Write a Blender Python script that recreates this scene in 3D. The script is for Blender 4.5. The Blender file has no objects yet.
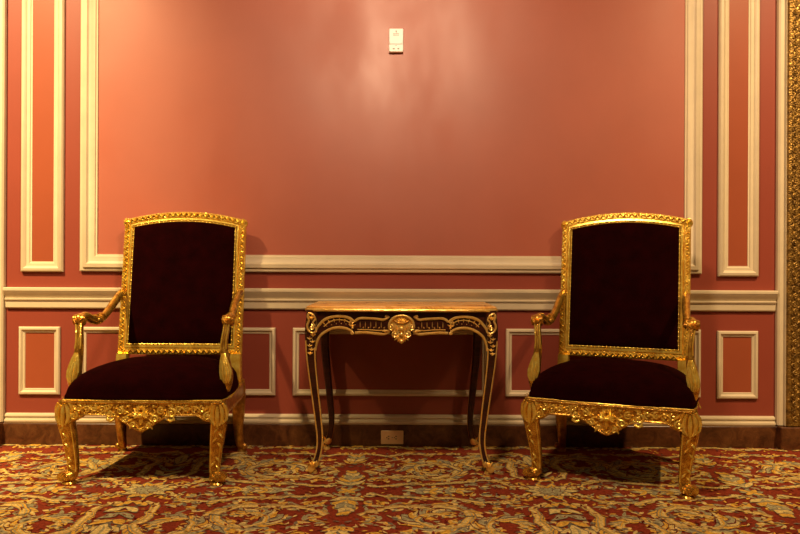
import bpy, math, random
from mathutils import Vector, Matrix
random.seed(7)
C = bpy.context.scene.collection
PI = math.pi
sin, cos = math.sin, math.cos

# ------------------------------------------------------------------ mesh builder
class MB:
    def __init__(s): s.v = []; s.f = []; s.m = []
    def add(s, vs, fs, mi=0):
        b = len(s.v); s.v += [tuple(p) for p in vs]
        for f in fs: s.f.append([b + i for i in f]); s.m.append(mi)
    def box(s, x0, x1, y0, y1, z0, z1, mi=0, bev=0.0):
        if bev <= 0:
            vs = [(x, y, z) for z in (z0, z1) for y in (y0, y1) for x in (x0, x1)]
            s.add(vs, [(0, 2, 3, 1), (4, 5, 7, 6), (0, 1, 5, 4), (2, 6, 7, 3), (0, 4, 6, 2), (1, 3, 7, 5)], mi)
        else:
            b = bev
            rings = []
            for z, i in ((z0, b), (z0 + b, 0), (z1 - b, 0), (z1, b)):
                rings.append([(x0 + i, y0 + b, z), (x0 + b, y0 + i, z), (x1 - b, y0 + i, z), (x1 - i, y0 + b, z),
                              (x1 - i, y1 - b, z), (x1 - b, y1 - i, z), (x0 + b, y1 - i, z), (x0 + i, y1 - b, z)])
            s.loft(rings, True, True, mi)
    def loft(s, rings, cap0=True, cap1=True, mi=0, closed=True):
        n = len(rings[0]); vs = [p for r in rings for p in r]; fs = []
        for i in range(len(rings) - 1):
            for j in range(n if closed else n - 1):
                k = (j + 1) % n
                fs.append((i * n + j, i * n + k, (i + 1) * n + k, (i + 1) * n + j))
        if cap0: fs.append(tuple(range(n))[::-1])
        if cap1: fs.append(tuple((len(rings) - 1) * n + j for j in range(n)))
        s.add(vs, fs, mi)
    def tube(s, pts, rad, n=10, mi=0, flat=(1, 1), up=None, phase=0.0, power=1.0):
        pts = [Vector(p) for p in pts]
        if not hasattr(rad, '__len__'): rad = [rad] * len(pts)
        T = []
        for i in range(len(pts)):
            a = pts[max(0, i - 1)]; b = pts[min(len(pts) - 1, i + 1)]
            d = (b - a)
            T.append(d.normalized() if d.length > 1e-9 else Vector((0, 0, 1)))
        u = Vector(up) if up else (Vector((0, 1, 0)) if abs(T[0].y) < .8 else Vector((1, 0, 0)))
        u = (u - T[0] * u.dot(T[0])).normalized()
        rings = []
        for i, p in enumerate(pts):
            if i:
                u = (u - T[i] * u.dot(T[i]))
                u = u.normalized() if u.length > 1e-6 else T[i].orthogonal().normalized()
            w = T[i].cross(u); r = rad[i]
            ring = []
            for k in range(n):
                a = 2 * PI * k / n + phase
                ca, sa = cos(a), sin(a)
                if power != 1.0:
                    ca = math.copysign(abs(ca) ** power, ca); sa = math.copysign(abs(sa) ** power, sa)
                ring.append(p + u * (ca * r * flat[0]) + w * (sa * r * flat[1]))
            rings.append(ring)
        s.loft(rings, True, True, mi)
    def ball(s, c, r, n=8, m=5, sc=(1, 1, 1), mi=0):
        rings = []
        for i in range(1, m):
            a = PI * i / m
            rings.append([(c[0] + r * sc[0] * sin(a) * cos(2 * PI * k / n), c[1] + r * sc[1] * sin(a) * sin(2 * PI * k / n),
                           c[2] - r * sc[2] * cos(a)) for k in range(n)])
        s.loft(rings, True, True, mi)
    def prism(s, poly, y0, y1, mi=0, bev=0.0):
        """outline in (x,z) extruded along y (front face y0)"""
        n = len(poly)
        cx = sum(p[0] for p in poly) / n; cz = sum(p[1] for p in poly) / n
        s.add([(x, y0, z) for x, z in poly] + [(x, y1, z) for x, z in poly],
              [tuple(range(n)), tuple(range(2 * n - 1, n - 1, -1))] + [(i, n + i, n + (i + 1) % n, (i + 1) % n) for i in range(n)], mi)
    def strip(s, top, bot, y0, y1, mi=0):
        """matching upper and lower outlines (x,z): a clean extruded strip"""
        rings = []
        for (a, b), (c, d) in zip(top, bot):
            rings.append([(a, y0, b), (a, y1, b), (c, y1, d), (c, y0, d)])
        s.loft(rings, True, True, mi)
    def build(s, name, mat, parent=None, smooth=True, bevel=0, angle=40):
        me = bpy.data.meshes.new(name)
        me.from_pydata(s.v, [], s.f)
        for m in (mat if isinstance(mat, (list, tuple)) else [mat]): me.materials.append(m)
        for p, mi in zip(me.polygons, s.m): p.material_index = mi; p.use_smooth = smooth
        me.validate(); me.update()
        import bmesh
        bm = bmesh.new(); bm.from_mesh(me); bmesh.ops.recalc_face_normals(bm, faces=bm.faces); bm.to_mesh(me); bm.free()
        if smooth: me.set_sharp_from_angle(angle=math.radians(angle))
        o = bpy.data.objects.new(name, me); C.objects.link(o)
        if parent: o.parent = parent
        if bevel:
            b = o.modifiers.new('bevel', 'BEVEL'); b.width = bevel; b.segments = 2; b.limit_method = 'ANGLE'
        return o

def spline(pts, n=6):
    """Catmull-Rom through points of any dimension"""
    out = []; P = [pts[0]] + list(pts) + [pts[-1]]
    for i in range(1, len(P) - 2):
        for k in range(n):
            t = k / n; row = []
            for d in range(len(pts[0])):
                a, b, c, e = P[i - 1][d], P[i][d], P[i + 1][d], P[i + 2][d]
                row.append(.5 * (2 * b + (c - a) * t + (2 * a - 5 * b + 4 * c - e) * t * t + (3 * b - a - 3 * c + e) * t ** 3))
            out.append(tuple(row))
    out.append(tuple(pts[-1])); return out

class Plane:
    """a drawing plane for relief ornament: (u,v,h) -> point"""
    def __init__(s, o, u, v):
        s.o = Vector(o); s.u = Vector(u).normalized(); s.v = Vector(v).normalized(); s.n = s.u.cross(s.v).normalized()
    def p(s, u, v, h=0): return s.o + s.u * u + s.v * v + s.n * h

def curl(mb, pl, c, r, turns=1.2, a0=0, d=1, rt=.004, h=.0, n=6, tail=None, steps=14):
    pts = []; rad = []
    if tail:
        pts.append(pl.p(tail[0], tail[1], h)); rad.append(rt * .5)
    for i in range(steps + 1):
        t = i / steps; rr = r * (1 - .82 * t); a = a0 + d * 2 * PI * turns * t
        pts.append(pl.p(c[0] + rr * cos(a), c[1] + rr * sin(a), h + .25 * rt * t)); rad.append(rt * (1 - .35 * t))
    mb.tube(pts, rad, n, up=tuple(pl.n))
    mb.ball(pl.p(c[0], c[1], h), rt * 1.15, 6, 4)

def leaf(mb, pl, c, L, W, ang, h=.004, bend=.0, base=0.0):
    """raised carved leaf with a ridge; c is its root"""
    ca, sa = cos(ang), sin(ang); rings = []
    for t, w in ((0, .25), (.2, .8), (.45, 1), (.7, .75), (.9, .35), (1, .05)):
        off = bend * t * t; x = L * t
        row = []
        for q, hh in ((-1, 0), (-.45, .7), (0, 1), (.45, .7), (1, 0)):
            y = W * .5 * w * q + off
            row.append(pl.p(c[0] + x * ca - y * sa, c[1] + x * sa + y * ca, base + h * hh * (.5 + .5 * w) - (.001 if hh == 0 else 0)))
        rings.append(row)
    mb.loft(rings, False, False, closed=False)

# ------------------------------------------------------------------ materials
def mat(name):
    m = bpy.data.materials.new(name); m.use_nodes = True
    nt = m.node_tree; return m, nt, nt.nodes['Principled BSDF']
def noise(nt, scale, detail=3, rough=.5, coord='Object', vec=None):
    n = nt.nodes.new('ShaderNodeTexNoise'); n.inputs['Scale'].default_value = scale
    n.inputs['Detail'].default_value = detail; n.inputs['Roughness'].default_value = rough
    if vec is None:
        tc = nt.nodes.new('ShaderNodeTexCoord'); vec = tc.outputs[coord]
    nt.links.new(vec, n.inputs['Vector']); return n
def ramp(nt, src, stops):
    r = nt.nodes.new('ShaderNodeValToRGB'); e = r.color_ramp.elements
    while len(e) < len(stops): e.new(.5)
    for el, (p, c) in zip(e, stops): el.position = p; el.color = (*c, 1)
    nt.links.new(src, r.inputs[0]); return r
def bump(nt, bs, src, strength, dist):
    b = nt.nodes.new('ShaderNodeBump'); b.inputs['Strength'].default_value = strength; b.inputs['Distance'].default_value = dist
    nt.links.new(src, b.inputs['Height']); nt.links.new(b.outputs[0], bs.inputs['Normal']); return b
def mixed(c, k): return tuple(min(1, x * k) for x in c)

def paint(name, col, rough=.45, amp=.08, nscale=2.0, spec=.5, grain=260, gs=.12, gloss=False):
    m, nt, bs = mat(name)
    n = noise(nt, nscale, 5, .6)
    r = ramp(nt, n.outputs['Fac'], [(.3, mixed(col, 1 - amp)), (.7, mixed(col, 1 + amp))])
    nt.links.new(r.outputs[0], bs.inputs['Base Color'])
    bs.inputs['Roughness'].default_value = rough; bs.inputs['Specular IOR Level'].default_value = spec
    g = noise(nt, grain, 2); bump(nt, bs, g.outputs['Fac'], gs, .002)
    if gloss:
        tc = nt.nodes.new('ShaderNodeTexCoord'); mp = nt.nodes.new('ShaderNodeMapping'); mp.inputs['Scale'].default_value = (1.5, 1.5, .8)
        nt.links.new(tc.outputs['Object'], mp.inputs[0]); q = noise(nt, 1.7, 5, .55, vec=mp.outputs[0])
        mr = nt.nodes.new('ShaderNodeMapRange'); mr.inputs[1].default_value = .35; mr.inputs[2].default_value = .65
        mr.inputs[3].default_value = rough - .05; mr.inputs[4].default_value = rough + .10
        nt.links.new(q.outputs['Fac'], mr.inputs[0]); nt.links.new(mr.outputs[0], bs.inputs['Roughness'])
    return m
def gold(name, lo, hi, rough=.32, metal=.9, carve=0.0, cs=90, patina=.5):
    m, nt, bs = mat(name)
    n = noise(nt, 38, 6, .65)
    r = ramp(nt, n.outputs['Fac'], [(.5 - patina * .22, lo), (.5 + (1 - patina) * .3, hi)])
    nt.links.new(r.outputs[0], bs.inputs['Base Color'])
    bs.inputs['Metallic'].default_value = metal; bs.inputs['Roughness'].default_value = rough
    if carve:
        v = nt.nodes.new('ShaderNodeTexVoronoi'); v.feature = 'SMOOTH_F1'; v.inputs['Scale'].default_value = cs
        tc = nt.nodes.new('ShaderNodeTexCoord'); nt.links.new(tc.outputs['Object'], v.inputs['Vector'])
        bump(nt, bs, v.outputs['Distance'], carve, .006)
    return m
M = {}
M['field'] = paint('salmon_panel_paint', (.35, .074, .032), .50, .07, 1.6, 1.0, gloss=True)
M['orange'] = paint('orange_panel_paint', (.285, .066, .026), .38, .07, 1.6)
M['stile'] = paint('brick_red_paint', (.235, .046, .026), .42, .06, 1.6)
M['cream'] = paint('cream_trim_paint', (.58, .49, .325), .40, .06, 9)
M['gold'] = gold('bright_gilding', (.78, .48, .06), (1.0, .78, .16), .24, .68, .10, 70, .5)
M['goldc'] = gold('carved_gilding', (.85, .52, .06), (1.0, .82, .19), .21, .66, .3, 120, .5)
M['shin'] = gold('shaded_red_gold', (.40, .18, .02), (.85, .52, .08), .24, .74, .12, 80, .5)  # reddish gold, darkened beneath the carving: relief shade put into the colour
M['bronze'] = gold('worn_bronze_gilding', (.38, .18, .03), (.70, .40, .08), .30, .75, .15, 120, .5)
M['tgilt'] = gold('table_gilt_edging', (.90, .56, .12), (1.0, .76, .26), .28, .58, .15, 140, .35)
M['frame'] = gold('antique_gold_frame', (.11, .055, .010), (.36, .21, .04), .42, .65, .7, 120, .6)
# velvet
m, nt, bs = mat('maroon_velvet')
n = noise(nt, 14, 4, .6); r = ramp(nt, n.outputs['Fac'], [(.3, (.0062, .0003, .0004)), (.7, (.012, .0005, .0006))])
nt.links.new(r.outputs[0], bs.inputs['Base Color']); bs.inputs['Roughness'].default_value = .9
bs.inputs['Specular IOR Level'].default_value = .02
bs.inputs['Sheen Weight'].default_value = .03; bs.inputs['Sheen Roughness'].default_value = .4; bs.inputs['Sheen Tint'].default_value = (.7, .04, .03, 1)
g = noise(nt, 420, 2); bump(nt, bs, g.outputs['Fac'], .25, .002); M['velvet'] = m
# dark red-brown wood of the table
m, nt, bs = mat('dark_mahogany')
tc = nt.nodes.new('ShaderNodeTexCoord'); mp = nt.nodes.new('ShaderNodeMapping'); mp.inputs['Scale'].default_value = (3, 30, 30)
nt.links.new(tc.outputs['Object'], mp.inputs[0]); n = noise(nt, 3, 5, .6, vec=mp.outputs[0])
r = ramp(nt, n.outputs['Fac'], [(.35, (.016, .0035, .002)), (.65, (.055, .012, .006))])
nt.links.new(r.outputs[0], bs.inputs['Base Color']); bs.inputs['Roughness'].default_value = .3; M['wood'] = m
# table marble
m, nt, bs = mat('tan_marble')
n = noise(nt, 7, 8, .7); n.inputs['Distortion'].default_value = 1.2
r = ramp(nt, n.outputs['Fac'], [(.34, (.42, .16, .03)), (.48, (.80, .42, .09)), (.6, (.85, .52, .18)), (.72, (.50, .16, .05))])
nt.links.new(r.outputs[0], bs.inputs['Base Color']); bs.inputs['Roughness'].default_value = .22; M['marble'] = m
# baseboard stone
m, nt, bs = mat('brown_red_marble')
n = noise(nt, 16, 9, .75); n.inputs['Distortion'].default_value = .8
r = ramp(nt, n.outputs['Fac'], [(.36, (.040, .012, .004)), (.5, (.085, .028, .009)), (.66, (.145, .056, .018))])
nt.links.new(r.outputs[0], bs.inputs['Base Color']); bs.inputs['Roughness'].default_value = .3; M['stone'] = m
def plain(name, col, rough=.5, metal=0):
    m, nt, bs = mat(name); n = noise(nt, 30, 2)
    r = ramp(nt, n.outputs['Fac'], [(.3, mixed(col, .95)), (.7, mixed(col, 1.05))])
    nt.links.new(r.outputs[0], bs.inputs['Base Color']); bs.inputs['Roughness'].default_value = rough
    bs.inputs['Metallic'].default_value = metal; return m
M['white'] = plain('white_plastic', (.82, .80, .76), .4)
M['grey'] = plain('grey_print', (.22, .20, .18), .6)
M['beige'] = plain('beige_plate', (.80, .52, .24), .35)
M['hole'] = plain('dark_slot', (.02, .012, .01), .7)
def wool(name, col):
    m, nt, bs = mat(name); n = noise(nt, 75, 5, .75)
    r = ramp(nt, n.outputs['Fac'], [(.35, mixed(col, .5)), (.65, mixed(col, 1.4))])
    nt.links.new(r.outputs[0], bs.inputs['Base Color']); bs.inputs['Roughness'].default_value = .95
    bs.inputs['Specular IOR Level'].default_value = .1
    g = noise(nt, 330, 2); bump(nt, bs, g.outputs['Fac'], .5, .003); return m
WOOL = [wool('carpet_red', (.215, .034, .013)), wool('carpet_gold', (.62, .36, .05)), wool('carpet_tan', (.62, .48, .16)),
        wool('carpet_sage', (.33, .30, .15)), wool('carpet_slate', (.17, .14, .09)), wool('carpet_wine', (.12, .008, .008))]

def tag(o, label=None, cat=None, group=None, kind=None):
    if label: o['label'] = label
    if cat: o['category'] = cat
    if group: o['group'] = group
    if kind: o['kind'] = kind
    return o
def empty(name, loc, rz=0):
    o = bpy.data.objects.new(name, None); C.objects.link(o); o.location = loc; o.rotation_euler = (0, 0, rz)
    o.empty_display_size = .2; return o
def structure(o): o['kind'] = 'structure'; return o

# ------------------------------------------------------------------ the room
YW = 3.842                    # wall face
SC = 190.0; HC = .94; CX = 400
def X(px): return (px - CX) / SC
def Z(py, px=400): return HC - (py - 267 - (px - 400) * .0045) / SC
MID = X(390.7)
def mir(x): return 2 * MID - x
XL, XR = -3.6, 3.6; ZT = 3.5
# horizontal levels, measured up from the carpet
z_base = .118; z_cap = .165; z_rail0 = .715; z_rail1 = .825
panels = []                   # (x0,z0,x1,z1,width,style)
zb_up = .911; zt_up = 3.2     # lower and upper edge of the tall panels
xa0, xa1 = X(81), X(700.6)
xn0, xn1 = X(22), X(64)
lo0, lo1 = .262, .618
panels += [(xa0, zb_up, xa1, zt_up, .090, 'big')]
panels += [(xn0, zb_up - .004, xn1, zt_up, .054, 'mid'), (X(717.4), zb_up - .012, X(757.4), zt_up, .054, 'mid')]
panels += [(X(20), lo0, X(61), lo1, .034, 'small'), (X(717), lo0 - .006, X(757.6), lo1 - .006, .032, 'small')]
panels += [(X(81), lo0, X(276), lo1, .034, 'small'), (X(293.4), lo0, X(488.5), lo1, .034, 'small'), (X(506), lo0, X(700.5), lo1, .034, 'small')]
# pilasters in cream with a gilded carved strip, at both ends of the panelled bay
pc0, pc1 = X(775.5), X(782)   # cream slip, right
pg0, pg1 = X(782), X(812)   # gilded strip
# outer panels, past the gilded strips (only seen from the side)
for sgn in (1, -1):
    a, b = pg1 + .16, XR - .12
    if sgn < 0: a, b = mir(b), mir(a)
    a = max(a, XL + .12); b = min(b, XR - .12)
    panels += [(a, zb_up, b, zt_up, .090, 'big'), (a, lo0, b, lo1, .034, 'small')]

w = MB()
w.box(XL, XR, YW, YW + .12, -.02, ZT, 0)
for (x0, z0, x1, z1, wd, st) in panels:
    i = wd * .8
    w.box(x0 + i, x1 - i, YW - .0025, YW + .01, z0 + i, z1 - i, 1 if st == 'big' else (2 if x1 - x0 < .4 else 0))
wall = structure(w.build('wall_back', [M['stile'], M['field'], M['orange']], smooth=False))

PROF = {'big': [(0, 0), (0, .016), (.006, .020), (.018, .020), (.022, .030), (.040, .034), (.046, .026), (.052, .022), (.078, .018), (.082, .012), (.088, .010), (.090, 0)],
        'mid': [(0, 0), (0, .014), (.006, .022), (.018, .026), (.026, .020), (.030, .014), (.044, .012), (.048, .007), (.054, .005), (.054, 0)],
        'small': [(0, 0), (0, .010), (.005, .016), (.014, .018), (.019, .012), (.023, .008), (.030, .007), (.034, 0)]}
tn = 0
for (x0, z0, x1, z1, wd, st) in panels:
    b = MB(); rings = []
    for u, h in PROF[st]:
        rings.append([(x0 + u, YW - h, z0 + u), (x1 - u, YW - h, z0 + u), (x1 - u, YW - h, z1 - u), (x0 + u, YW - h, z1 - u)])
    b.loft(rings, False, False)
    tn += 1; structure(b.build('trim_%d' % tn, M['cream'], smooth=True, angle=30))

def run(name, prof, x0, x1, m, returns=True):
    b = MB()
    rings = [[(x, YW - h, z) for z, h in prof] for x in (x0, x1)]
    b.loft(rings, True, True); return structure(b.build(name, m, smooth=True, angle=28))
rail = [(z_rail0, -.01), (z_rail0, .012), (z_rail0 + .006, .017), (z_rail0 + .040, .019), (z_rail0 + .044, .026), (z_rail0 + .052, .028),
        (z_rail0 + .055, .020), (z_rail0 + .060, .022), (z_rail0 + .072, .032), (z_rail0 + .088, .040), (z_rail0 + .094, .044), (z_rail0 + .106, .044), (z_rail0 + .110, .038), (z_rail0 + .110, -.01)]
cap = [(z_base - .004, -.01), (z_base - .004, .020), (z_base + .006, .025), (z_base + .014, .024), (z_base + .018, .015), (z_base + .026, .014),
       (z_base + .032, .020), (z_base + .040, .018), (z_base + .046, .008), (z_base + .047, -.01)]
base = [(-.01, -.01), (-.01, .020), (z_base - .008, .020), (z_base - .002, .016), (z_base - .002, -.01)]
segs = [(mir(pc0) + .008, pc0 - .008), (pg1 + .012, XR), (XL, mir(pg1) - .012)]
for a, b_ in segs:
    tn += 1; run('trim_%d' % tn, rail, a, b_, M['cream'])
    tn += 1; run('trim_%d' % tn, cap, a, b_, M['cream'])
run('baseboard_back', base, mir(pc0) - .001, pc0 + .001, M['stone'])
run('baseboard_right', base, pg1 + .012, XR, M['stone'])
run('baseboard_left', base, XL, mir(pg1) - .012, M['stone'])

def strip_pilaster(side):
    """cream slip beside a gilded carved strip; local x grows away from the bay"""
    global tn
    f = (lambda x: x) if side > 0 else mir
    b = MB()
    prof = [(pc0, -.01), (pc0, .022), (pc0 + .008, .030), (pc0 + .030, .032), (pc0 + .036, .042), (pc1 - .004, .046), (pc1, .040), (pc1, -.01)]
    b.loft([[(f(x), YW - h, z) for x, h in prof] for z in (z_base + .004, zt_up + .2)])
    tn += 1; structure(b.build('trim_%d' % tn, M['cream'], smooth=True, angle=28))
    b = MB()
    prof = [(pg0, -.01), (pg0, .044), (pg0 + .006, .054), (pg0 + .020, .056), (pg0 + .024, .048), (pg0 + .062, .048),
            (pg0 + .066, .056), (pg0 + .072, .058), (pg0 + .076, .050), (pg1 - .016, .050), (pg1 - .012, .060), (pg1, .056), (pg1, -.01)]
    b.loft([[(f(x), YW - h, z) for x, h in prof] for z in (z_base + .004, zt_up + .2)])
    cxm = pg0 + .043; z = z_base + .04; k = 0
    pl = Plane((0, YW - .048, 0), (1, 0, 0), (0, 0, 1))
    while z < zt_up + .15:
        d = 1 if k % 2 == 0 else -1
        curl(b, pl, (f(cxm + .004 * d), z), .014, 1.1, PI / 2 * d, d, .0036, .002, 5, steps=10)
        leaf(b, pl, (f(cxm - .014 * d), z + .012), .026, .014, PI / 2 + .5 * d, .006)
        leaf(b, pl, (f(cxm + .012 * d), z + .016), .022, .012, PI / 2 - .7 * d, .006)
        b.ball(pl.p(f(cxm), z + .027, .002), .005, 6, 4)
        z += .040; k += 1
    tn += 1; structure(b.build('trim_%d' % tn, M['frame'], smooth=True))
    b = MB(); a0, a1 = f(pc0), f(pg1 + .012)
    a0, a1 = min(a0, a1), max(a0, a1)
    b.box(a0, a1, YW - .066, YW + .01, -.01, z_base, 0, .004)
    tn += 1; structure(b.build('trim_%d' % tn, M['stone'], smooth=False))
strip_pilaster(1); strip_pilaster(-1)

# ---- carpet: mirrored scrollwork woven into the floor mesh
fl = MB()
Y0 = .2
fl.add([(XL, Y0, 0), (XR, Y0, 0), (XR, YW + .05, 0), (XL, YW + .05, 0)], [(0, 1, 2, 3)], 0)
W_, V_ = .845, .66
AX, AY = -.21, 3.06
tile = []                       # (polygon, colour)
def P(poly, c): tile.append((poly, c))
def pleaf(x, y, L, W, a, c, bend=0.0, rim=None, vein=None):
    L *= .88; W *= .85
    up = []; dn = []
    for t, w_ in ((0, .12), (.15, .55), (.35, .95), (.55, 1), (.75, .7), (.9, .32), (1, 0)):
        off = bend * L * t * t
        for lst, q in ((up, 1), (dn, -1)):
            yy = off + q * W * .5 * w_; xx = t * L
            lst.append((x + xx * cos(a) - yy * sin(a), y + xx * sin(a) + yy * cos(a)))
    poly = up + dn[-2::-1]
    if rim is not None:
        cx = sum(p[0] for p in poly) / len(poly); cy = sum(p[1] for p in poly) / len(poly)
        P([(cx + (p[0] - cx) * 1.14, cy + (p[1] - cy) * 1.25) for p in poly], rim)
    P(poly, c)
    if vein is not None: pl_ = [(.08, .0), (.3, .10), (.6, .08), (.85, 0)]
    if vein is not None:
        u2 = []; d2 = []
        for t, q in pl_:
            off = bend * L * t * t; xx = t * L
            for lst, s_ in ((u2, 1), (d2, -1)):
                yy = off + s_ * W * q
                lst.append((x + xx * cos(a) - yy * sin(a), y + xx * sin(a) + yy * cos(a)))
        P(u2 + d2[-2:0:-1], vein)
def ribbon(pts, w0, w1, c, off=0.0):
    L_ = []; R_ = []
    n = len(pts)
    for i in range(n):
        a = pts[max(0, i - 1)]; b = pts[min(n - 1, i + 1)]
        dx, dy = b[0] - a[0], b[1] - a[1]; d = math.hypot(dx, dy) or 1
        nx, ny = -dy / d, dx / d; t = i / (n - 1); w_ = (w0 * (1 - t) + w1 * t) * (.35 + .65 * sin(PI * min(1, .12 + t * .9)))
        L_.append((pts[i][0] + nx * (off + w_), pts[i][1] + ny * (off + w_))); R_.append((pts[i][0] + nx * (off - w_), pts[i][1] + ny * (off - w_)))
    for i in range(n - 1): P([L_[i], L_[i + 1], R_[i + 1], R_[i]], c)
def scroll(ctrl, side=1, wid=.03, leafL=.09, cols=(1, 2, 3), step=2, n=5):
    pts = spline(ctrl, n); N = len(pts)
    for i in range(1, N - 1, step):
        a = math.atan2(pts[i + 1][1] - pts[i - 1][1], pts[i + 1][0] - pts[i - 1][0]); t = i / N
        L = leafL * (.45 + .75 * sin(PI * t)) * random.uniform(.85, 1.15)
        c = cols[(i // step) % len(cols)]
        pleaf(pts[i][0], pts[i][1], L, L * .5, a + side * .75, c, -.35 * side, rim=random.choice((4, 5, None)), vein=random.choice((3, 4, 1)))
        if i % (2 * step) == 1:
            pleaf(pts[i][0], pts[i][1], L * .55, L * .32, a - side * .95, random.choice((1, 3, 2)), .35 * side, rim=5)
    ribbon(pts, wid * 1.25, wid * .5, 4); ribbon(pts, wid, wid * .35, 1); ribbon(pts, wid * .38, wid * .12, 2, wid * .25)
    ribbon(pts, wid * .16, wid * .08, 3, -wid * .35)
    c = pts[-1]; 
    for k in range(6): pleaf(c[0], c[1], wid * 1.5, wid * 1.0, k * PI / 3, 2 if k % 2 else 1)
    for k in range(1): P([(c[0] + wid * .5 * cos(q * PI / 4), c[1] + wid * .5 * sin(q * PI / 4)) for q in range(8)], 4)
def spiral_ctrl(start, c, r, a0, turns, d):
    out = list(start)
    for i in range(int(turns * 8) + 1):
        t = i / (turns * 8); out.append((c[0] + r * (1 - .72 * t) * cos(a0 + d * 2 * PI * turns * t), c[1] + r * (1 - .72 * t) * sin(a0 + d * 2 * PI * turns * t)))
    return out
# filler sprigs
for k in range(110):
    x, y = random.uniform(.03, W_ - .03), random.uniform(.03, V_ - .03)
    a = random.uniform(0, 2 * PI)
    for j in (-1, 0, 1): pleaf(x, y, random.uniform(.03, .065), .020, a + j * .8, random.choice((1, 1, 2, 2, 3, 3, 4)), rim=None)
scroll(spiral_ctrl([(.06, .30), (.18, .20)], (.36, .33), .15, -2.2, 1.25, 1), -1, .024, .095, (1, 2, 3))
scroll(spiral_ctrl([(.80, .16), (.74, .22)], (.62, .42), .135, -.6, 1.2, 1), -1, .022, .085, (2, 1, 3))
scroll([(.12, .06), (.26, .09), (.42, .10), (.56, .15), (.66, .12), (.70, .06)], 1, .016, .055, (1, 3, 2))
scroll([(.05, .60), (.16, .56), (.26, .60), (.40, .585), (.50, .61)], 1, .016, .06, (2, 1, 3))
scroll([(.55, .62), (.66, .585), (.78, .62), (.84, .56)], -1, .014, .06, (1, 2))
pleaf(.24, 0, .30, .07, 0, 2, rim=3, vein=4)
for k in range(4):
    for s_ in (1, -1): pleaf(.28 + k * .055, 0, .07, .03, s_ * .8, 1 if k % 2 else 3, rim=4)
pleaf(0, .07, .24, .085, PI / 2, 3, rim=4, vein=2)
for k in range(5): pleaf(0, .08 + k * .045, .10 - k * .012, .034, .55 + .1 * k, (2, 1, 3)[k % 3], .2, rim=4)
pleaf(0, .42, .20, .08, PI / 2, 1, rim=4, vein=4)
for k in range(4): pleaf(0, .42 + k * .045, .09 - k * .012, .03, .6, (1, 2, 3)[k % 3], .2, rim=4)
for k in range(8): pleaf(0, 0, .058, .03, k * PI / 4, 1 if k % 2 else 3, rim=4)
for k in range(3): pleaf(.10, .035 - k * .0, .05, .02, PI / 2 + (k - 1) * .7, 2)
for k in range(10): pleaf(W_, 0, .125, .055, k * PI / 5, 2 if k % 2 else 1, rim=4, vein=3)
for k in range(8): pleaf(W_, 0, .065, .032, k * PI / 4 + .2, 3, rim=5)
for k in range(5): pleaf(W_, .15 + .07 * k, .10, .04, PI - .6, (1, 2, 3)[k % 3], -.2, rim=4)
pleaf(W_, .40, .2, .07, PI / 2, 2, rim=4, vein=3)
for k in range(360):     # broken flecks over everything
    x, y = random.uniform(.02, W_ - .02), random.uniform(.02, V_ - .02)
    pleaf(x, y, random.uniform(.018, .045), random.uniform(.007, .014), random.uniform(0, 2 * PI), random.choice((0, 0, 0, 5, 1, 1, 2, 3, 4)), rim=None)
order = 0
NT = len(tile)
ix0 = -3; ix1 = 3
for k, (poly, c) in enumerate(tile):
    for i in range(-5, 6):
        for j in range(-5, 2):
            z = .0002 + 2.0e-6 * k + .5e-6 * ((i % 2) + 2 * (j % 2))
            # mirrored repeat: cell i spans W_*i .. W_*(i+1)
            pts = []
            for (u, v) in poly:
                uu = u if i % 2 == 0 else W_ - u
                vv = v if j % 2 == 0 else V_ - v
                xx = AX + i * W_ + uu; yy = AY + j * V_ + vv
                xx, yy = xx + .006 * sin(41 * yy + 3 * xx) + .003 * sin(97 * yy), yy + .006 * sin(37 * xx) + .004 * sin(88 * xx + 20 * yy)
                pts.append((xx, min(yy, YW + .04), z))
            if min(p[0] for p in pts) < XL or max(p[0] for p in pts) > XR or min(p[1] for p in pts) < Y0: continue
            if min(p[1] for p in pts) > YW: continue
            fl.add(pts, [tuple(range(len(pts)))], c)
def build_flat(mb, name, mats):
    me = bpy.data.meshes.new(name); me.from_pydata(mb.v, [], mb.f)
    for m_ in mats: me.materials.append(m_)
    for p, mi in zip(me.polygons, mb.m): p.material_index = mi
    me.update()
    for p in me.polygons:
        if p.normal.z < 0: p.flip()
    me.update()
    o = bpy.data.objects.new(name, me); C.objects.link(o); return o
structure(build_flat(fl, 'floor', WOOL))

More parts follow.
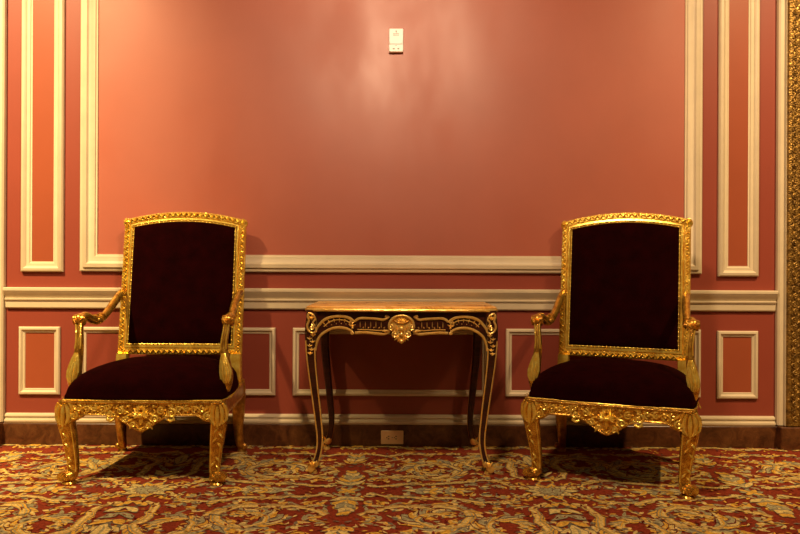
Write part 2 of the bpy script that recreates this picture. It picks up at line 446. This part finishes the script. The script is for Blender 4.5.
# ------------------------------------------------------------------ armchair
def make_chair():
    root = empty('armchair', (0, 0, 0))
    ZR0, ZR1 = .302, .362
    # ---- seat frame: front rail with carved apron, sides, back
    f = MB(); yf = -.312; side_rails = []
    xs = [i * .0125 for i in range(-25, 26)]
    def low(x):
        a = abs(x)
        if a < .135:
            t = a / .135; return .232 + .066 * (t * t * (3 - 2 * t)) ** .8
        if a > .245: return .300 - .024 * sin(min(1, (a - .245) / .045) * PI * .5)
        return .301
    f.strip([(x, ZR1) for x in xs], [(x, low(x)) for x in xs], yf, yf + .045)
    # lower moulding following the apron
    f.tube([(x, yf - .001, low(x) + .004) for x in xs], .0052, 6)
    f.tube([(x, yf - .002, ZR1 - .005) for x in [-.335, -.2, 0, .2, .335]], .0068, 8)
    pl = Plane((0, yf, 0), (1, 0, 0), (0, 0, 1))
    for s in (-1, 1):
        # side rails follow the taper of the seat
        f_ = f; f = MB()
        a = [(s * .335, -.28), (s * .329, -.1), (s * .318, .1), (s * .300, .25)]
        for i in range(3):
            (xa, ya), (xb, yb) = a[i], a[i + 1]; q = s * .02
            f.add([(xa + q, ya, ZR0), (xa - q, ya, ZR0), (xa - q, ya, ZR1), (xa + q, ya, ZR1), (xb + q, yb, ZR0), (xb - q, yb, ZR0), (xb - q, yb, ZR1), (xb + q, yb, ZR1)],
                  [(0, 1, 2, 3), (4, 7, 6, 5), (0, 4, 5, 1), (1, 5, 6, 2), (2, 6, 7, 3), (3, 7, 4, 0)])
        f.tube([(x + s * .021, y, ZR0 + .004) for x, y in a], .005, 6)
        side_rails.append(f); f = f_
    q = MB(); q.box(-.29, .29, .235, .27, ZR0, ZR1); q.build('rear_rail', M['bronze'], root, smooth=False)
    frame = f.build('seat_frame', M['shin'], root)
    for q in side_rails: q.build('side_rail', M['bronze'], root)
    o = MB()
    for s in (-1, 1):
        for k, xx in enumerate((.165, .198, .231, .264)):
            d = 1 if k % 2 else -1
            curl(o, pl, (s * xx, .331), .0150, 1.2, PI / 2 * d, s * d, .0042, .003)
            leaf(o, pl, (s * (xx + .006), .331 - .010 * d), .026, .013, (0 if s > 0 else PI) + .8 * d * s, .008)
            o.ball(pl.p(s * (xx + .017), .331 + .011 * d, .002), .0045, 6, 4)
        curl(o, pl, (s * .132, .312), .020, 1.4, PI * .5, -s, .0052, .004)
        curl(o, pl, (s * .125, .345), .012, 1.1, -PI * .5, s, .0040, .003)
        curl(o, pl, (s * .088, .322), .017, 1.3, PI * .5, s, .0048, .004)
        curl(o, pl, (s * .062, .288), .017, 1.3, PI, -s, .0050, .004)
        curl(o, pl, (s * .032, .262), .014, 1.2, PI * 1.2, s, .0045, .004)
        curl(o, pl, (s * .285, .300), .018, 1.4, PI * .4, s, .0055, .004)
        for q in range(5):
            leaf(o, pl, (s * .006, .300), .045 - .004 * q, .015, PI / 2 - s * (.25 + q * .42), .010)
        for q in range(3):
            leaf(o, pl, (s * .035, .268 + q * .02), .030, .013, -PI / 2 + s * (.5 + .4 * q), .008)
        o.ball(pl.p(s * .11, .300, .004), .007, 8, 5)
        o.ball(pl.p(s * .055, .342, .004), .006, 8, 5)
        # apron end scrolls (small drops)
        o.tube([pl.p(s * .112, .287, .0), pl.p(s * .128, .280, .004), pl.p(s * .142, .286, .004), pl.p(s * .140, .298, .003)], [.006, .008, .007, .004], 8)
    for q in range(64):
        x = -.30 + .6 * q / 63; lo_ = low(x)
        for zz in (lo_ + .014, (lo_ + ZR1) / 2 + .004 * (q % 3 - 1), ZR1 - .016):
            leaf(o, pl, (x, zz), .015, .0075, random.uniform(0, 2 * PI), .006)
    leaf(o, pl, (0, .262), .055, .022, PI / 2, .013)
    o.ball(pl.p(0, .300, .006), .012, 8, 6); o.ball(pl.p(0, .243, .004), .008, 8, 5)
    for q in range(7): leaf(o, pl, (0, .328), .022, .010, PI * q / 6, .008)
    for q in range(60):
        o.ball((-.325 + .65 * q / 59, yf - .003, ZR1 - .013), .0030, 6, 4)
    o.build('apron_carving', M['goldc'], frame)
    # ---- legs
    for s in (-1, 1):
        c = spline([(s * .326, -.284, .362, .030), (s * .328, -.288, .325, .035), (s * .328, -.288, .275, .036), (s * .320, -.281, .215, .032),
                    (s * .312, -.274, .15, .0275), (s * .307, -.269, .095, .0245), (s * .306, -.268, .06, .0235), (s * .312, -.273, .034, .025)], 5)
        l = MB()
        l.tube([p[:3] for p in c], [p[3] for p in c], 14, flat=(1, 1), power=.8, up=(0, -1, 0))
        # foot: rolled scroll on a small pad
        l.tube([(s * .300, -.262, .044), (s * .314, -.276, .034), (s * .332, -.292, .032)], [.022, .028, .024], 10)
        pf = Plane((s * .318, -.302, .032), (1, 0, 0), (0, 0, 1))
        curl(l, pf, (s * .008, .0), .017, 1.3, PI / 2, -s, .0068, .0, 8)
        curl(l, pf, (-s * .014, .002), .012, 1.2, PI / 2, s, .0050, .002, 6)
        l.tube([(s * .342, -.272, .036), (s * .342, -.304, .036)], [.020, .020], 12)
        l.tube([(s * .318, -.280, .0), (s * .318, -.280, .006), (s * .318, -.280, .013)], [.030, .032, .027], 14)
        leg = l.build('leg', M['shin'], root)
        # acanthus on the knee and a trailing sprig down the shin
        k = MB()
        for q in range(5):
            t = (q - 2) / 2
            x0 = s * (.318 + .020 * t); pts = []
            for (zz, dx, rr) in ((.356, .55, .006), (.335, .9, .0085), (.310, 1.05, .0085), (.285, .9, .0065), (.268, .45, .003)):
                ang = t * dx * 1.15
                R = .0385
                pts.append((s * .328 + s * R * sin(ang), -.289 - R * cos(ang) * .97, zz - .012 * (1 - abs(t))))
            k.tube(pts, [.004, .0085, .0090, .0072, .0035], 7)
        for zz, dx in ((.250, -.002), (.228, .006), (.206, -.005), (.184, .004), (.100, -.004), (.084, .004), (.120, .003)):
            # nearest centre of the leg at this height
            cc = min(c, key=lambda p: abs(p[2] - zz))
            ppl = Plane((cc[0], cc[1] - cc[3] * .93, zz), (1, 0, 0), (0, 0, 1))
            leaf(k, ppl, (dx * s + s * .006, 0), .026, .012, -PI / 2 + (.6 if dx > 0 else -.6), .006)
            k.ball(ppl.p(dx * s + s * .006, 0, .001), .0045, 6, 4)
        for e in (-1, 1):   # raised edges of the shin
            pts = [(p[0] + e * p[3] * .72, p[1] - p[3] * .72, p[2]) for p in c if .05 < p[2] < .27]
            k.tube(pts, .0028, 5)
        k.build('knee_carving', M['goldc'], leg)
    for s in (-1, 1):
        c = spline([(s * .288, .250, .37, .034), (s * .293, .245, .30, .036), (s * .296, .238, .22, .032), (s * .294, .24, .13, .025), (s * .296, .260, .06, .020), (s * .300, .282, .028, .019)], 5)
        l = MB(); l.tube([p[:3] for p in c], [p[3] for p in c], 12, power=.8)
        l.tube([(s * .302, .270, .02), (s * .308, .300, .02)], [.019, .019], 10)
        l.tube([(s * .303, .286, .0), (s * .303, .286, .012)], [.024, .021], 12)
        l.ball((s * .320, .268, .030), .016, 10, 6)
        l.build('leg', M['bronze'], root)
    # ---- seat cushion
    cu = MB(); N = 26; g = []
    def half(y):            # half width of the seat at depth y
        t = (y + .315) / (.565); return .372 - .058 * t
    for j in range(N + 1):
        v = -1 + 2 * j / N
        for i in range(N + 1):
            u = -1 + 2 * i / N
            # denser toward the edges
            uu = math.copysign(1 - (1 - abs(u)) ** 1.5, u); vv = math.copysign(1 - (1 - abs(v)) ** 1.5, v)
            k = (1 - .10 * (uu * vv) ** 2)      # rounded corners
            y = -.035 + .282 * vv * k
            x = half(y) * uu * k
            e = max(0, (1 - abs(uu) ** 3.8)) * max(0, (1 - abs(vv) ** 3.8))
            z = .388 + .104 * e ** .42 + .024 * (1 - uu * uu) * (1 - vv * vv)
            g.append((x, y, z))
    fs = [(j * (N + 1) + i, j * (N + 1) + i + 1, (j + 1) * (N + 1) + i + 1, (j + 1) * (N + 1) + i) for j in range(N) for i in range(N)]
    cu.add(g, fs)
    edge = [j for j in range(N + 1)] + [(j + 1) * (N + 1) - 1 for j in range(1, N + 1)] + [N * (N + 1) + i for i in range(N - 1, -1, -1)] + [j * (N + 1) for j in range(N - 1, 0, -1)]
    er = [g[i] for i in edge]; n = len(er)
    cx, cy = 0, -.035
    rings = [er] + [[(cx + (p[0] - cx) * k, cy + (p[1] - cy) * k, z) for p in er] for k, z in ((1.012, .380), (1.012, .370), (.995, .362), (.96, .352))]
    cu.loft(rings, False, True)
    cob = cu.build('seat_cushion', M['velvet'], root, angle=80)
    nm = MB()
    for q in range(46):
        x = -.345 + .690 * q / 45; nm.ball((x, -.3205, .3665), .0034, 6, 4)
    for s in (-1, 1):
        for q in range(14):
            t = q / 13; y = -.245 + .345 * t; nm.ball((s * (half(y) + .001), y, .3665), .0034, 6, 4)
    nm.tube([(-half(.1) - .001, .1, .3655), (-half(-.1) - .001, -.1, .3655), (-.352, -.250, .3655), (-.340, -.300, .3655), (0, -.3195, .3655), (.340, -.300, .3655), (.352, -.250, .3655), (half(-.1) + .001, -.1, .3655), (half(.1) + .001, .1, .3655)], .0028, 6)
    nm.build('nailhead_trim', M['gold'], cob)
    # ---- back
    HB = .62; y_b = .232; rk = .142; NS = 14
    def bp(x, h, d=0):      # back plane, d = toward the sitter
        return Vector((x, y_b + (h - .5) * rk - d * .99, h + d * rk))
    def contour(i):
        pts = []; hw = .31 - i; b0 = .497 + i
        def zt(x): return 1.176 - i + .043 * (1 - (x / .31) ** 2)
        zs = zt(hw)
        for k in range(NS): pts.append((-hw, b0 + (zs - b0) * k / NS))
        for k in range(NS): x = -hw + 2 * hw * k / NS; pts.append((x, zt(x)))
        for k in range(NS): pts.append((hw, zs - (zs - b0) * k / NS))
        for k in range(NS): pts.append((hw - 2 * hw * k / NS, b0))
        return pts
    b = MB(); rings = []
    for i, h in ((.004, -.028), (0, -.022), (0, .004), (.005, .010), (.028, .010), (.031, .004), (.034, .013), (.043, .014), (.047, .006), (.047, -.02), (.02, -.028)):
        rings.append([bp(x, z, h) for x, z in contour(i)])
    rings.append(rings[0])
    b.loft(rings, False, False)
    for s in (-1, 1):       # stiles down to the seat frame
        b.tube([bp(s * .283, .50), bp(s * .284, .44, .0), (s * .285, .240, .34)], [.030, .031, .030], 8, power=.6, phase=0)
        b.ball(bp(s * .296, 1.160, -.004), .024, 12, 8, (1, .8, 1))
    bf = b.build('back_frame', M['gold'], root, angle=50)
    # running carved leaves around the frame
    o = MB(); ct = contour(.0155); L = []
    n = len(ct)
    for i in range(n):
        (x0, z0), (x1, z1) = ct[i], ct[(i + 1) % n]; d = math.hypot(x1 - x0, z1 - z0)
        L.append((x0, z0, x1, z1, d))
    tot = sum(l[4] for l in L); st = .0140; cnt = int(tot / st); st = tot / cnt; acc = 0; li = 0
    U = Vector((1, 0, 0)); Vv = Vector((0, rk, 1)).normalized()
    bpl = Plane(bp(0, 0, .010), U, Vv)
    kz = math.sqrt(1 + rk * rk)
    for q in range(cnt):
        s0 = q * st; a = 0
        for (x0, z0, x1, z1, d) in L:
            if a + d >= s0:
                t = (s0 - a) / d; x = x0 + (x1 - x0) * t; z = z0 + (z1 - z0) * t; an = math.atan2(z1 - z0, x1 - x0); break
            a += d
        sg = 1 if q % 2 else -1
        nx, nz = -sin(an), cos(an)
        leaf(o, bpl, (x - nx * .0095 * sg, z * kz - nz * .0095 * sg), .023, .0085, an + sg * .85, .012)
        o.ball(bpl.p(x + nx * .010 * sg, z * kz + nz * .010 * sg, .001), .0036, 6, 4)
    for s in (-1, 1):
        curl(o, bpl, (s * .296, 1.166 * kz), .013, 1.2, PI / 2, -s, .0048, .004)
        for q in range(3): leaf(o, bpl, (s * .294, 1.158 * kz), .024, .012, (PI / 2 - s * (.1 + .5 * q)), .012, base=.006)
    o.build('frame_carving', M['goldc'], bf)
    # velvet back panel, padded on both faces
    v = MB(); N2 = 16; ci = contour(.045)
    for sgn, dd in ((1, .004), (-1, .022)):
        rr = []
        for k, h in ((1, 0), (.96, .010), (.9, .017), (.75, .022), (.5, .025), (.25, .026), (.03, .026)):
            rr.append([bp(x * k, .84 + (z - .84) * k, (dd + h) if sgn > 0 else -(dd + h * .15)) for x, z in ci])
        v.loft(rr, False, True)
    vb = v.build('backrest', M['velvet'], root, angle=80)
    nm = MB(); ct = contour(.0505); tot = 0; n = len(ct)
    pts = []
    for i in range(n):
        (x0, z0), (x1, z1) = ct[i], ct[(i + 1) % n]; d = math.hypot(x1 - x0, z1 - z0); kk = max(1, round(d / .021))
        for q in range(kk): pts.append((x0 + (x1 - x0) * q / kk, z0 + (z1 - z0) * q / kk))
    for x, z in pts: nm.ball(bp(x, z, .012), .0046, 8, 5)
    nm.tube([bp(x, z, .0095) for x, z in pts + pts[:1]], .0028, 6)
    nm.build('nailhead_trim', M['gold'], vb)
    # ---- arms
    for s in (-1, 1):
        a = MB()
        c = spline([(s * .333, -.145, .700, .021), (s * .328, -.105, .710, .020), (s * .318, -.06, .692, .020), (s * .309, -.015, .684, .019), (s * .303, .04, .700, .0195),
                    (s * .297, .115, .742, .0205), (s * .294, .185, .782, .021), (s * .294, .235, .802, .020), (s * .294, .275, .806, .020)], 6)
        a.tube([p[:3] for p in c], [p[3] for p in c], 12, flat=(.85, 1.05))
        # rolled volute at the hand
        a.tube([(s * (.333 - .022), -.152, .697), (s * (.333 + .022), -.152, .697)], [.0245, .0245], 14)
        for e in (-1, 1):
            vp = Plane((s * .333 + e * .0225, -.152, .697), (0, e, 0), (0, 0, 1))
            curl(a, vp, (0, 0), .0165, 1.3, PI / 2, 1, .0048, .001)
        k = a
        a.ball((s * .333, -.150, .698), .0285, 14, 9, (.95, .95, 1))
        fp = Plane((s * .333, -.1765, .697), (1, 0, 0), (0, 0, 1))
        for q in range(5): leaf(k, fp, (0, -.014), .034, .010, PI / 2 + (q - 2) * .42, .006)
        for q in range(3):
            tp = Plane((s * .315, -.055 + q * .03, .7085 - q * .004), (1, 0, 0), (0, 1, 0))
            leaf(k, tp, (0, 0), .035, .018, PI / 2 + (q - 1) * .5, .007)
        for q in range(3):
            k.ball((s * (.309 + .010 * (q - 1)), -.03, .688), .012, 8, 5)
        for yy in (.0, .016): k.tube([(s * .306, yy, .690 + yy * .5), (s * .306, yy + .006, .693 + yy * .5)], .0215, 10)
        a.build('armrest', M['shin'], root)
        p = MB()
        c = spline([(s * .332, -.150, .693, .018), (s * .327, -.164, .650, .0175), (s * .322, -.174, .605, .018), (s * .324, -.180, .555, .022), (s * .332, -.186, .500, .029),
                    (s * .338, -.190, .450, .033), (s * .333, -.188, .405, .029), (s * .318, -.185, .365, .022)], 6)
        p.tube([q[:3] for q in c], [q[3] for q in c], 12, flat=(1.15, .8), power=.85, up=(0, -1, 0))
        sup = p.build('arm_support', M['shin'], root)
        k = MB()
        for q in range(5):
            t = (q - 2) / 2; pts = []
            for cc in c[::3]:
                if .41 < cc[2] < .575:
                    w_ = 1 - abs((cc[2] - .48) / .11); ang = t * .95 * max(.15, w_)
                    pts.append((cc[0] + cc[3] * .85 * sin(ang), cc[1] - cc[3] * 1.12 * cos(ang), cc[2]))
            if len(pts) > 2: k.tube(pts, [.003] + [.0070] * (len(pts) - 2) + [.003], 6)
        for e in (-1, 1):
            pts = [(cc[0] + e * cc[3] * .6, cc[1] - cc[3] * .95, cc[2]) for cc in c[::2] if .57 < cc[2] < .70]
            k.tube(pts, .003, 6)
        k.build('acanthus_carving', M['goldc'], sup)
    return root

def children(o): return list(o.children)
def copy_tree(o, parent=None):
    c = o.copy(); C.objects.link(c)
    if parent: c.parent = parent
    for ch in children(o): copy_tree(ch, c)
    return c
left = make_chair()
right = copy_tree(left)
left.location = (-1.102, 3.425, 0)
right.location = (1.000, 3.372, 0); right.rotation_euler.z = math.radians(-23.3)
tag(left, 'gilded armchair with dark maroon velvet standing left of the console table, facing straight forward', 'armchair', 'gilded velvet armchairs')
tag(right, 'gilded armchair with dark maroon velvet right of the console table, turned slightly towards it', 'armchair', 'gilded velvet armchairs')

# ------------------------------------------------------------------ console table
def make_table():
    root = empty('console_table', (.008, 3.548, 0))
    D = .232               # half depth
    yF = -D
    # marble top with softly bowed edge and clipped corners
    t = MB()
    def outline(i):
        hw = .435 - i; hd = D + .012 - i; o = []
        q = [(-hw + .0, -hd + .035), (-hw + .010, -hd + .020), (-hw + .026, -hd + .012), (-hw + .036, -hd)]
        front = q + [(x, -hd - .010 * cos(x / hw * PI / 2) * (1 if abs(x) < hw else 0)) for x in [-.3, -.2, -.1, 0, .1, .2, .3]] + [(-x, y) for x, y in q[::-1]]
        return front + [(hw, hd), (-hw, hd)]
    rr = []
    for i, z in ((.010, .740), (.003, .742), (.0, .747), (.0, .756), (.004, .760), (.009, .762)):
        rr.append([(x, y, z) for x, y in outline(i)])
    t.loft(rr); top = t.build('tabletop', M['marble'], root, angle=35)
    t = MB(); pts = [(x, y - .001, .7435) for x, y in outline(.001)]
    t.tube([pts[-2]] + list(pts[-3::-1])[0:0] + [], .003, 6) if False else None
    t.tube([(-.434, D, .7445)] + [(x, y, .7445) for x, y in outline(.001)[:-2]] + [(.434, D, .7445)], .0078, 8)
    t.build('gilt_edge', M['tgilt'], top)
    # apron
    lowc = [(-.400, .56), (-.392, .585), (-.383, .605), (-.367, .630), (-.347, .645), (-.318, .659), (-.284, .664), (-.252, .660), (-.230, .650), (-.216, .634),
            (-.206, .645), (-.150, .642), (-.100, .637), (-.078, .634), (-.055, .640), (-.035, .618), (0, .598)]
    lowc = spline(lowc, 2)
    def mirp(c): return c + [(-x, z) for x, z in c[-2::-1]]
    lw = mirp(lowc)
    a = MB()
    a.strip([(x, .741) for x, z in lw], lw, yF, yF + .022)
    for s in (-1, 1):      # side aprons
        ys = [-.2 + .4 * k / 12 for k in range(13)]
        ring = []
        for y in ys:
            z = .60 + .055 * sin(PI * (y + .2) / .4) ** .6 if 0 < (y + .2) < .4 else .60
            ring.append([(s * .405, y, .741), (s * .385, y, .741), (s * .385, y, z), (s * .405, y, z)])
        a.loft(ring)
    a.box(-.38, .38, D - .03, D - .012, .655, .741)
    ap = a.build('apron', M['wood'], root, angle=30)
    pl = Plane((0, yF, 0), (1, 0, 0), (0, 0, 1))
    for s in (-1, 1):
        g = MB()
        def lin(pts, r, h=.002): g.tube([pl.p(s * x, z, h) for x, z in spline(pts, 5)], r * 1.3, 7)
        # lower gilt line
        lin([(-.391, .56), (-.386, .590), (-.372, .622), (-.347, .644), (-.316, .659), (-.284, .664), (-.252, .660), (-.232, .650), (-.219, .634)], .0048)
        lin([(-.210, .640), (-.17, .642), (-.12, .638), (-.085, .635), (-.066, .640), (-.052, .650)], .0048)
        # upper gilt line
        lin([(-.396, .640), (-.384, .662), (-.366, .684), (-.350, .699), (-.322, .711), (-.285, .716), (-.250, .712), (-.228, .702), (-.214, .688)], .0050)
        lin([(-.212, .692), (-.190, .706), (-.150, .706), (-.110, .704), (-.085, .700), (-.068, .706), (-.056, .716)], .0046)
        # fine second line
        lin([(-.352, .668), (-.325, .690), (-.285, .699), (-.250, .694), (-.232, .682)], .0020)
        lin([(-.200, .655), (-.15, .655), (-.10, .651), (-.075, .655)], .0018)
        curl(g, pl, (s * -.222, .641), .010, 1.2, PI / 2, s, .0040, .003)
        curl(g, pl, (s * -.222, .694), .009, 1.2, -PI / 2, -s, .0036, .003)
        for q in range(3): leaf(g, pl, (s * -.224, .668), .020, .010, PI / 2 + (q - 1) * 1.0, .007)
        g.ball(pl.p(s * -.222, .664, .003), .006, 8, 5)
        for q in range(5):
            x = -.188 + q * .024; leaf(g, pl, (s * x, .662), .030, .0055, PI / 2, .005)
            leaf(g, pl, (s * (x + .012), .660), .010, .007, PI / 2 - s * .6, .004)
        for q in range(6):
            x = -.348 + q * .022; zz = .672 + .016 * sin(PI * (q + .6) / 7)
            leaf(g, pl, (s * x, zz), .020, .0075, PI / 2 + s * (.7 - q * .22), .005)
            g.ball(pl.p(s * (x + .008), zz - .006, .001), .0025, 6, 4)
        g.build('gilt_moulding', M['tgilt'], ap)
    c = MB()              # central shell cartouche
    c.prism([(-.040, .690), (-.046, .668), (-.036, .640), (-.018, .612), (0, .594), (.018, .612), (.036, .640), (.046, .668), (.040, .690), (.022, .714), (0, .720), (-.022, .714)], yF - .006, yF + .004)
    cp = Plane((0, yF - .006, 0), (1, 0, 0), (0, 0, 1))
    c.tube([cp.p(.050 * cos(q), .672 + .046 * sin(q), .004) for q in [PI * (-.05 + 1.1 * k / 16) for k in range(17)]], .0052, 8)
    for s in (-1, 1):
        curl(c, cp, (s * .044, .664), .013, 1.3, PI / 2, s, .0046, .003)
        curl(c, cp, (s * .026, .634), .013, 1.2, PI / 2, -s, .0044, .003)
        curl(c, cp, (s * .062, .712), .008, 1.1, -PI / 2, -s, .0030, .0)
        for q in range(3): leaf(c, cp, (s * .010, .628), .026, .012, -PI / 2 + s * (.2 + .6 * q), .008)
        leaf(c, cp, (s * .05, .650), .030, .012, 0 if s > 0 else PI, .007)
        leaf(c, cp, (s * .018, .650), .028, .010, PI / 2 - s * .2, .007)
    for q in range(7): leaf(c, cp, (0, .682), .034, .010, PI / 2 + (q - 3) * .40, .009)
    c.ball(cp.p(0, .660, .004), .012, 8, 6); c.ball(cp.p(0, .636, .004), .009, 8, 6); c.ball(cp.p(0, .606, .004), .010, 8, 6)
    c.v = [(x * 1.12, y, .664 + (z - .664) * 1.05) for x, y, z in c.v]
    c.build('cartouche', M['tgilt'], ap)
    # legs
    for sy in (-1, 1):
        for s in (-1, 1):
            front = sy < 0; k_ = 1 if front else .96
            ctl = [(.404, .220, .741, .024), (.406, .222, .70, .024), (.411, .224, .650, .024), (.412, .226, .59, .021), (.409, .224, .52, .0185), (.400, .218, .43, .0165),
                   (.388, .211, .33, .0150), (.378, .205, .24, .0138), (.371, .201, .165, .0125), (.374, .203, .105, .0115), (.386, .213, .055, .0125), (.400, .224, .026, .014)]
            cc = spline([(s * x * k_, sy * y, z, r * 1.18) for x, y, z, r in ctl], 4)
            l = MB(); l.tube([p[:3] for p in cc], [p[3] for p in cc], 10, power=.75, up=(0, sy, 0))
            leg = l.build('leg', M['wood'], root)
            for q in (-1, 1):
                e = MB()
                sel = [p for p in cc if .05 < p[2] < (.575 if q * s < 0 else .62)]
                e.tube([(p[0] + q * p[3] * .80, p[1] + sy * p[3] * .70, p[2]) for p in sel], .0042, 6)
                e.build('gilt_edging', M['tgilt' if front else 'bronze'], leg)
            fo = MB()
            fo.tube([(s * .380 * k_, sy * .208, .070), (s * .388 * k_, sy * .214, .045), (s * .402 * k_, sy * .226, .028), (s * .416 * k_, sy * .236, .026)], [.012, .018, .018, .010], 10)
            fo.tube([(s * .408 * k_, sy * .222, .024), (s * .408 * k_, sy * .245, .024)], [.015, .015], 12)
            fp = Plane((s * .400 * k_, sy * .243, .030), (1, 0, 0), (0, 0, 1)) if front else Plane((s * .400 * k_, sy * .243, .030), (-1, 0, 0), (0, 0, 1))
            for q in range(3): leaf(fo, fp, (0, .0), .034, .012, PI / 2 + (q - 1) * .5, .007)
            fo.tube([(s * .398 * k_, sy * .222, 0), (s * .398 * k_, sy * .222, .012)], [.019, .016], 12)
            fo.build('gilt_foot', M['tgilt'], leg)
            if front:
                kn = MB(); kp = Plane((s * .410, yF - .016, 0), (1, 0, 0), (0, 0, 1))
                kn.tube([kp.p(s * x, z, .004) for x, z in spline([(-.012, .722), (.006, .730), (.014, .716), (.008, .696), (.016, .676), (.010, .652), (-.010, .640), (-.024, .650), (-.022, .668)], 4)], .0050, 8)
                kn.tube([kp.p(s * x, z, .004) for x, z in spline([(-.012, .722), (-.020, .704), (-.010, .688), (-.018, .672)], 4)], .0042, 8)
                curl(kn, kp, (-s * .004, .664), .012, 1.2, PI / 2, s, .0044, .004)
                for q in range(3): leaf(kn, kp, (-s * .004, .700), .024, .012, PI / 2 + (q - 1) * .6, .010)
                for zz, dx in ((.628, -.010), (.612, .004), (.598, -.008), (.580, .004), (.562, -.004), (.545, .002)):
                    for q in range(3): leaf(kn, kp, (s * dx, zz), .015, .008, PI / 2 + (q - 1) * 1.1, .006)
                    kn.ball(kp.p(s * dx, zz, .001), .0048, 6, 4)
                kn.tube([kp.p(s * .012, .650, -.002), kp.p(s * .016, .61, -.003), kp.p(s * .012, .56, -.004)], .0026, 6)
                kn.build('knee_carving', M['tgilt'], leg)
    return root
table = make_table()
tag(table, 'dark carved console table with gilt scroll mounts and tan marble top, between the armchairs', 'table')

# ------------------------------------------------------------------ wall fittings
def wall_device():
    x0, x1 = X(388), X(402.3); zt, zb = Z(29.8), Z(53.3)
    r = empty('wall_control', ((x0 + x1) / 2, YW - .0025, zb))
    w_ = (x1 - x0) / 2; h = zt - zb
    b = MB(); b.box(-w_, w_, -.020, 0, h * .335, h, 0, .003); b.build('housing', M['white'], r)
    b = MB(); b.box(-w_, w_, -.026, 0, 0, h * .325, 0, .003); b.build('lower_cover', M['white'], r)
    b = MB(); b.box(-w_ + .002, w_ - .002, -.018, 0, h * .32, h * .345); b.build('seam', M['grey'], r)
    b = MB(); b.box(-.0035, .0035, -.0208, -.019, h * .86, h * .90); b.box(-.001, .001, -.0208, -.019, h * .80, h * .87)
    b.build('printed_symbol', M['grey'], r, smooth=False)
    for z in (.70, .76):
        b = MB()
        for k in range(5): b.box(-.016 + k * .0064, -.0105 + k * .0064, -.0206, -.019, h * z, h * z + .003)
        b.box(-.016, .0151, -.0205, -.019, h * z + .0008, h * z + .0016)
        b.build('printed_line', M['grey'], r, smooth=False)
    b = MB(); b.box(-.004, .004, -.0266, -.025, h * .26, h * .275); b.build('printed_line', M['grey'], r, smooth=False)
    for s in (-1, 1):
        b = MB(); b.box(s * .012 - .005, s * .012 + .0045, -.0266, -.025, h * .10, h * .15); b.build('small_button', M['grey'], r, smooth=False)
    tag(r, 'small white wall control box mounted high on the salmon wall panel', 'thermostat')
wall_device()
def outlet():
    x0, x1 = X(381.9), X(404.2); 
    r = empty('power_outlet', ((x0 + x1) / 2, YW - .020, .0125))
    w_ = (x1 - x0) / 2; h = .072
    b = MB(); b.box(-w_, w_, -.006, 0, 0, h, 0, .003); b.build('cover_plate', M['beige'], r)
    for s in (-1, 1):
        b = MB(); pts = []
        for k in range(16):
            a = 2 * PI * k / 16; pts.append((s * .0195 + max(-.0135, min(.0135, .0165 * cos(a))), h / 2 + .0165 * sin(a)))
        b.prism(pts, -.0085, -.004); so = b.build('socket', M['beige'], r, smooth=False)
        b = MB()
        for q in (-1, 1): b.box(s * .0195 - .0035, s * .0195 + .0045, -.0092, -.008, h / 2 + q * .0065 - .002, h / 2 + q * .0065 + .002)
        b.tube([(s * .0195 - .0085, -.0092, h / 2), (s * .0195 - .0085, -.008, h / 2)], .0028, 8)
        b.build('slots', M['hole'], so, smooth=False)
    b = MB(); b.tube([(0, -.0075, h / 2), (0, -.005, h / 2)], .003, 10); b.build('screw', M['grey'], r)
    tag(r, 'beige duplex power outlet set sideways in the marble baseboard under the console table', 'outlet')
outlet()

# ------------------------------------------------------------------ light
def spot(name, loc, target, power, col, ang=110, blend=.7, size=.05):
    d = bpy.data.lights.new(name, 'SPOT'); d.energy = power; d.color = col; d.spot_size = math.radians(ang); d.spot_blend = blend
    d.shadow_soft_size = size; o = bpy.data.objects.new(name, d); C.objects.link(o); o.location = loc
    o.rotation_euler = (Vector(target) - Vector(loc)).to_track_quat('-Z', 'Y').to_euler(); return o
WARM = (1.0, .72, .42)
spot('ceiling_downlight', (-2.8, 1.3, 4.4), (-3.1, 3.84, 1.4), 1800, (1, .70, .34), 76, 1, .07)
spot('ceiling_downlight', (2.8, 1.3, 4.4), (3.1, 3.84, 1.4), 860, (1, .67, .34), 76, 1, .07)
for lx, ly, e in ((-2.6, .3, 12), (-1.2, -.6, 12), (1.2, -.6, 12), (2.6, .3, 12), (0, -1.5, 12)):  # unseen weak lamps, added to put highlights on the gold
    d = bpy.data.lights.new('gold_highlight_lamp', 'POINT'); d.energy = e; d.color = WARM; d.shadow_soft_size = .05
    o = bpy.data.objects.new('gold_highlight_lamp', d); C.objects.link(o); o.location = (lx, ly, 3.2)
d = bpy.data.lights.new('pendant_light', 'POINT'); d.energy = 170; d.color = (1, .67, .41); d.shadow_soft_size = .16
o = bpy.data.objects.new('pendant_light', d); C.objects.link(o); o.location = (-.03, 1.80, 2.75)
wd = bpy.data.worlds.new('room_glow'); bpy.context.scene.world = wd; wd.use_nodes = True
bg = wd.node_tree.nodes['Background']; bg.inputs[0].default_value = (.9, .36, .14, 1); bg.inputs[1].default_value = .02

# ------------------------------------------------------------------ camera
cd = bpy.data.cameras.new('camera'); cam = bpy.data.objects.new('camera', cd); C.objects.link(cam)
cd.sensor_width = 36; cd.lens = 730 / 800 * 36; cd.clip_start = .05
cam.location = (0, 0, .94); cam.rotation_euler = (PI / 2, 0, 0)
cam.rotation_euler = (Matrix.Rotation(PI / 2, 4, 'X') @ Matrix.Rotation(.0045, 4, 'Z')).to_euler()
sc = bpy.context.scene; sc.camera = cam
sc.view_settings.view_transform = 'Standard'; sc.view_settings.look = 'None'; sc.view_settings.exposure = .42; sc.view_settings.gamma = 1
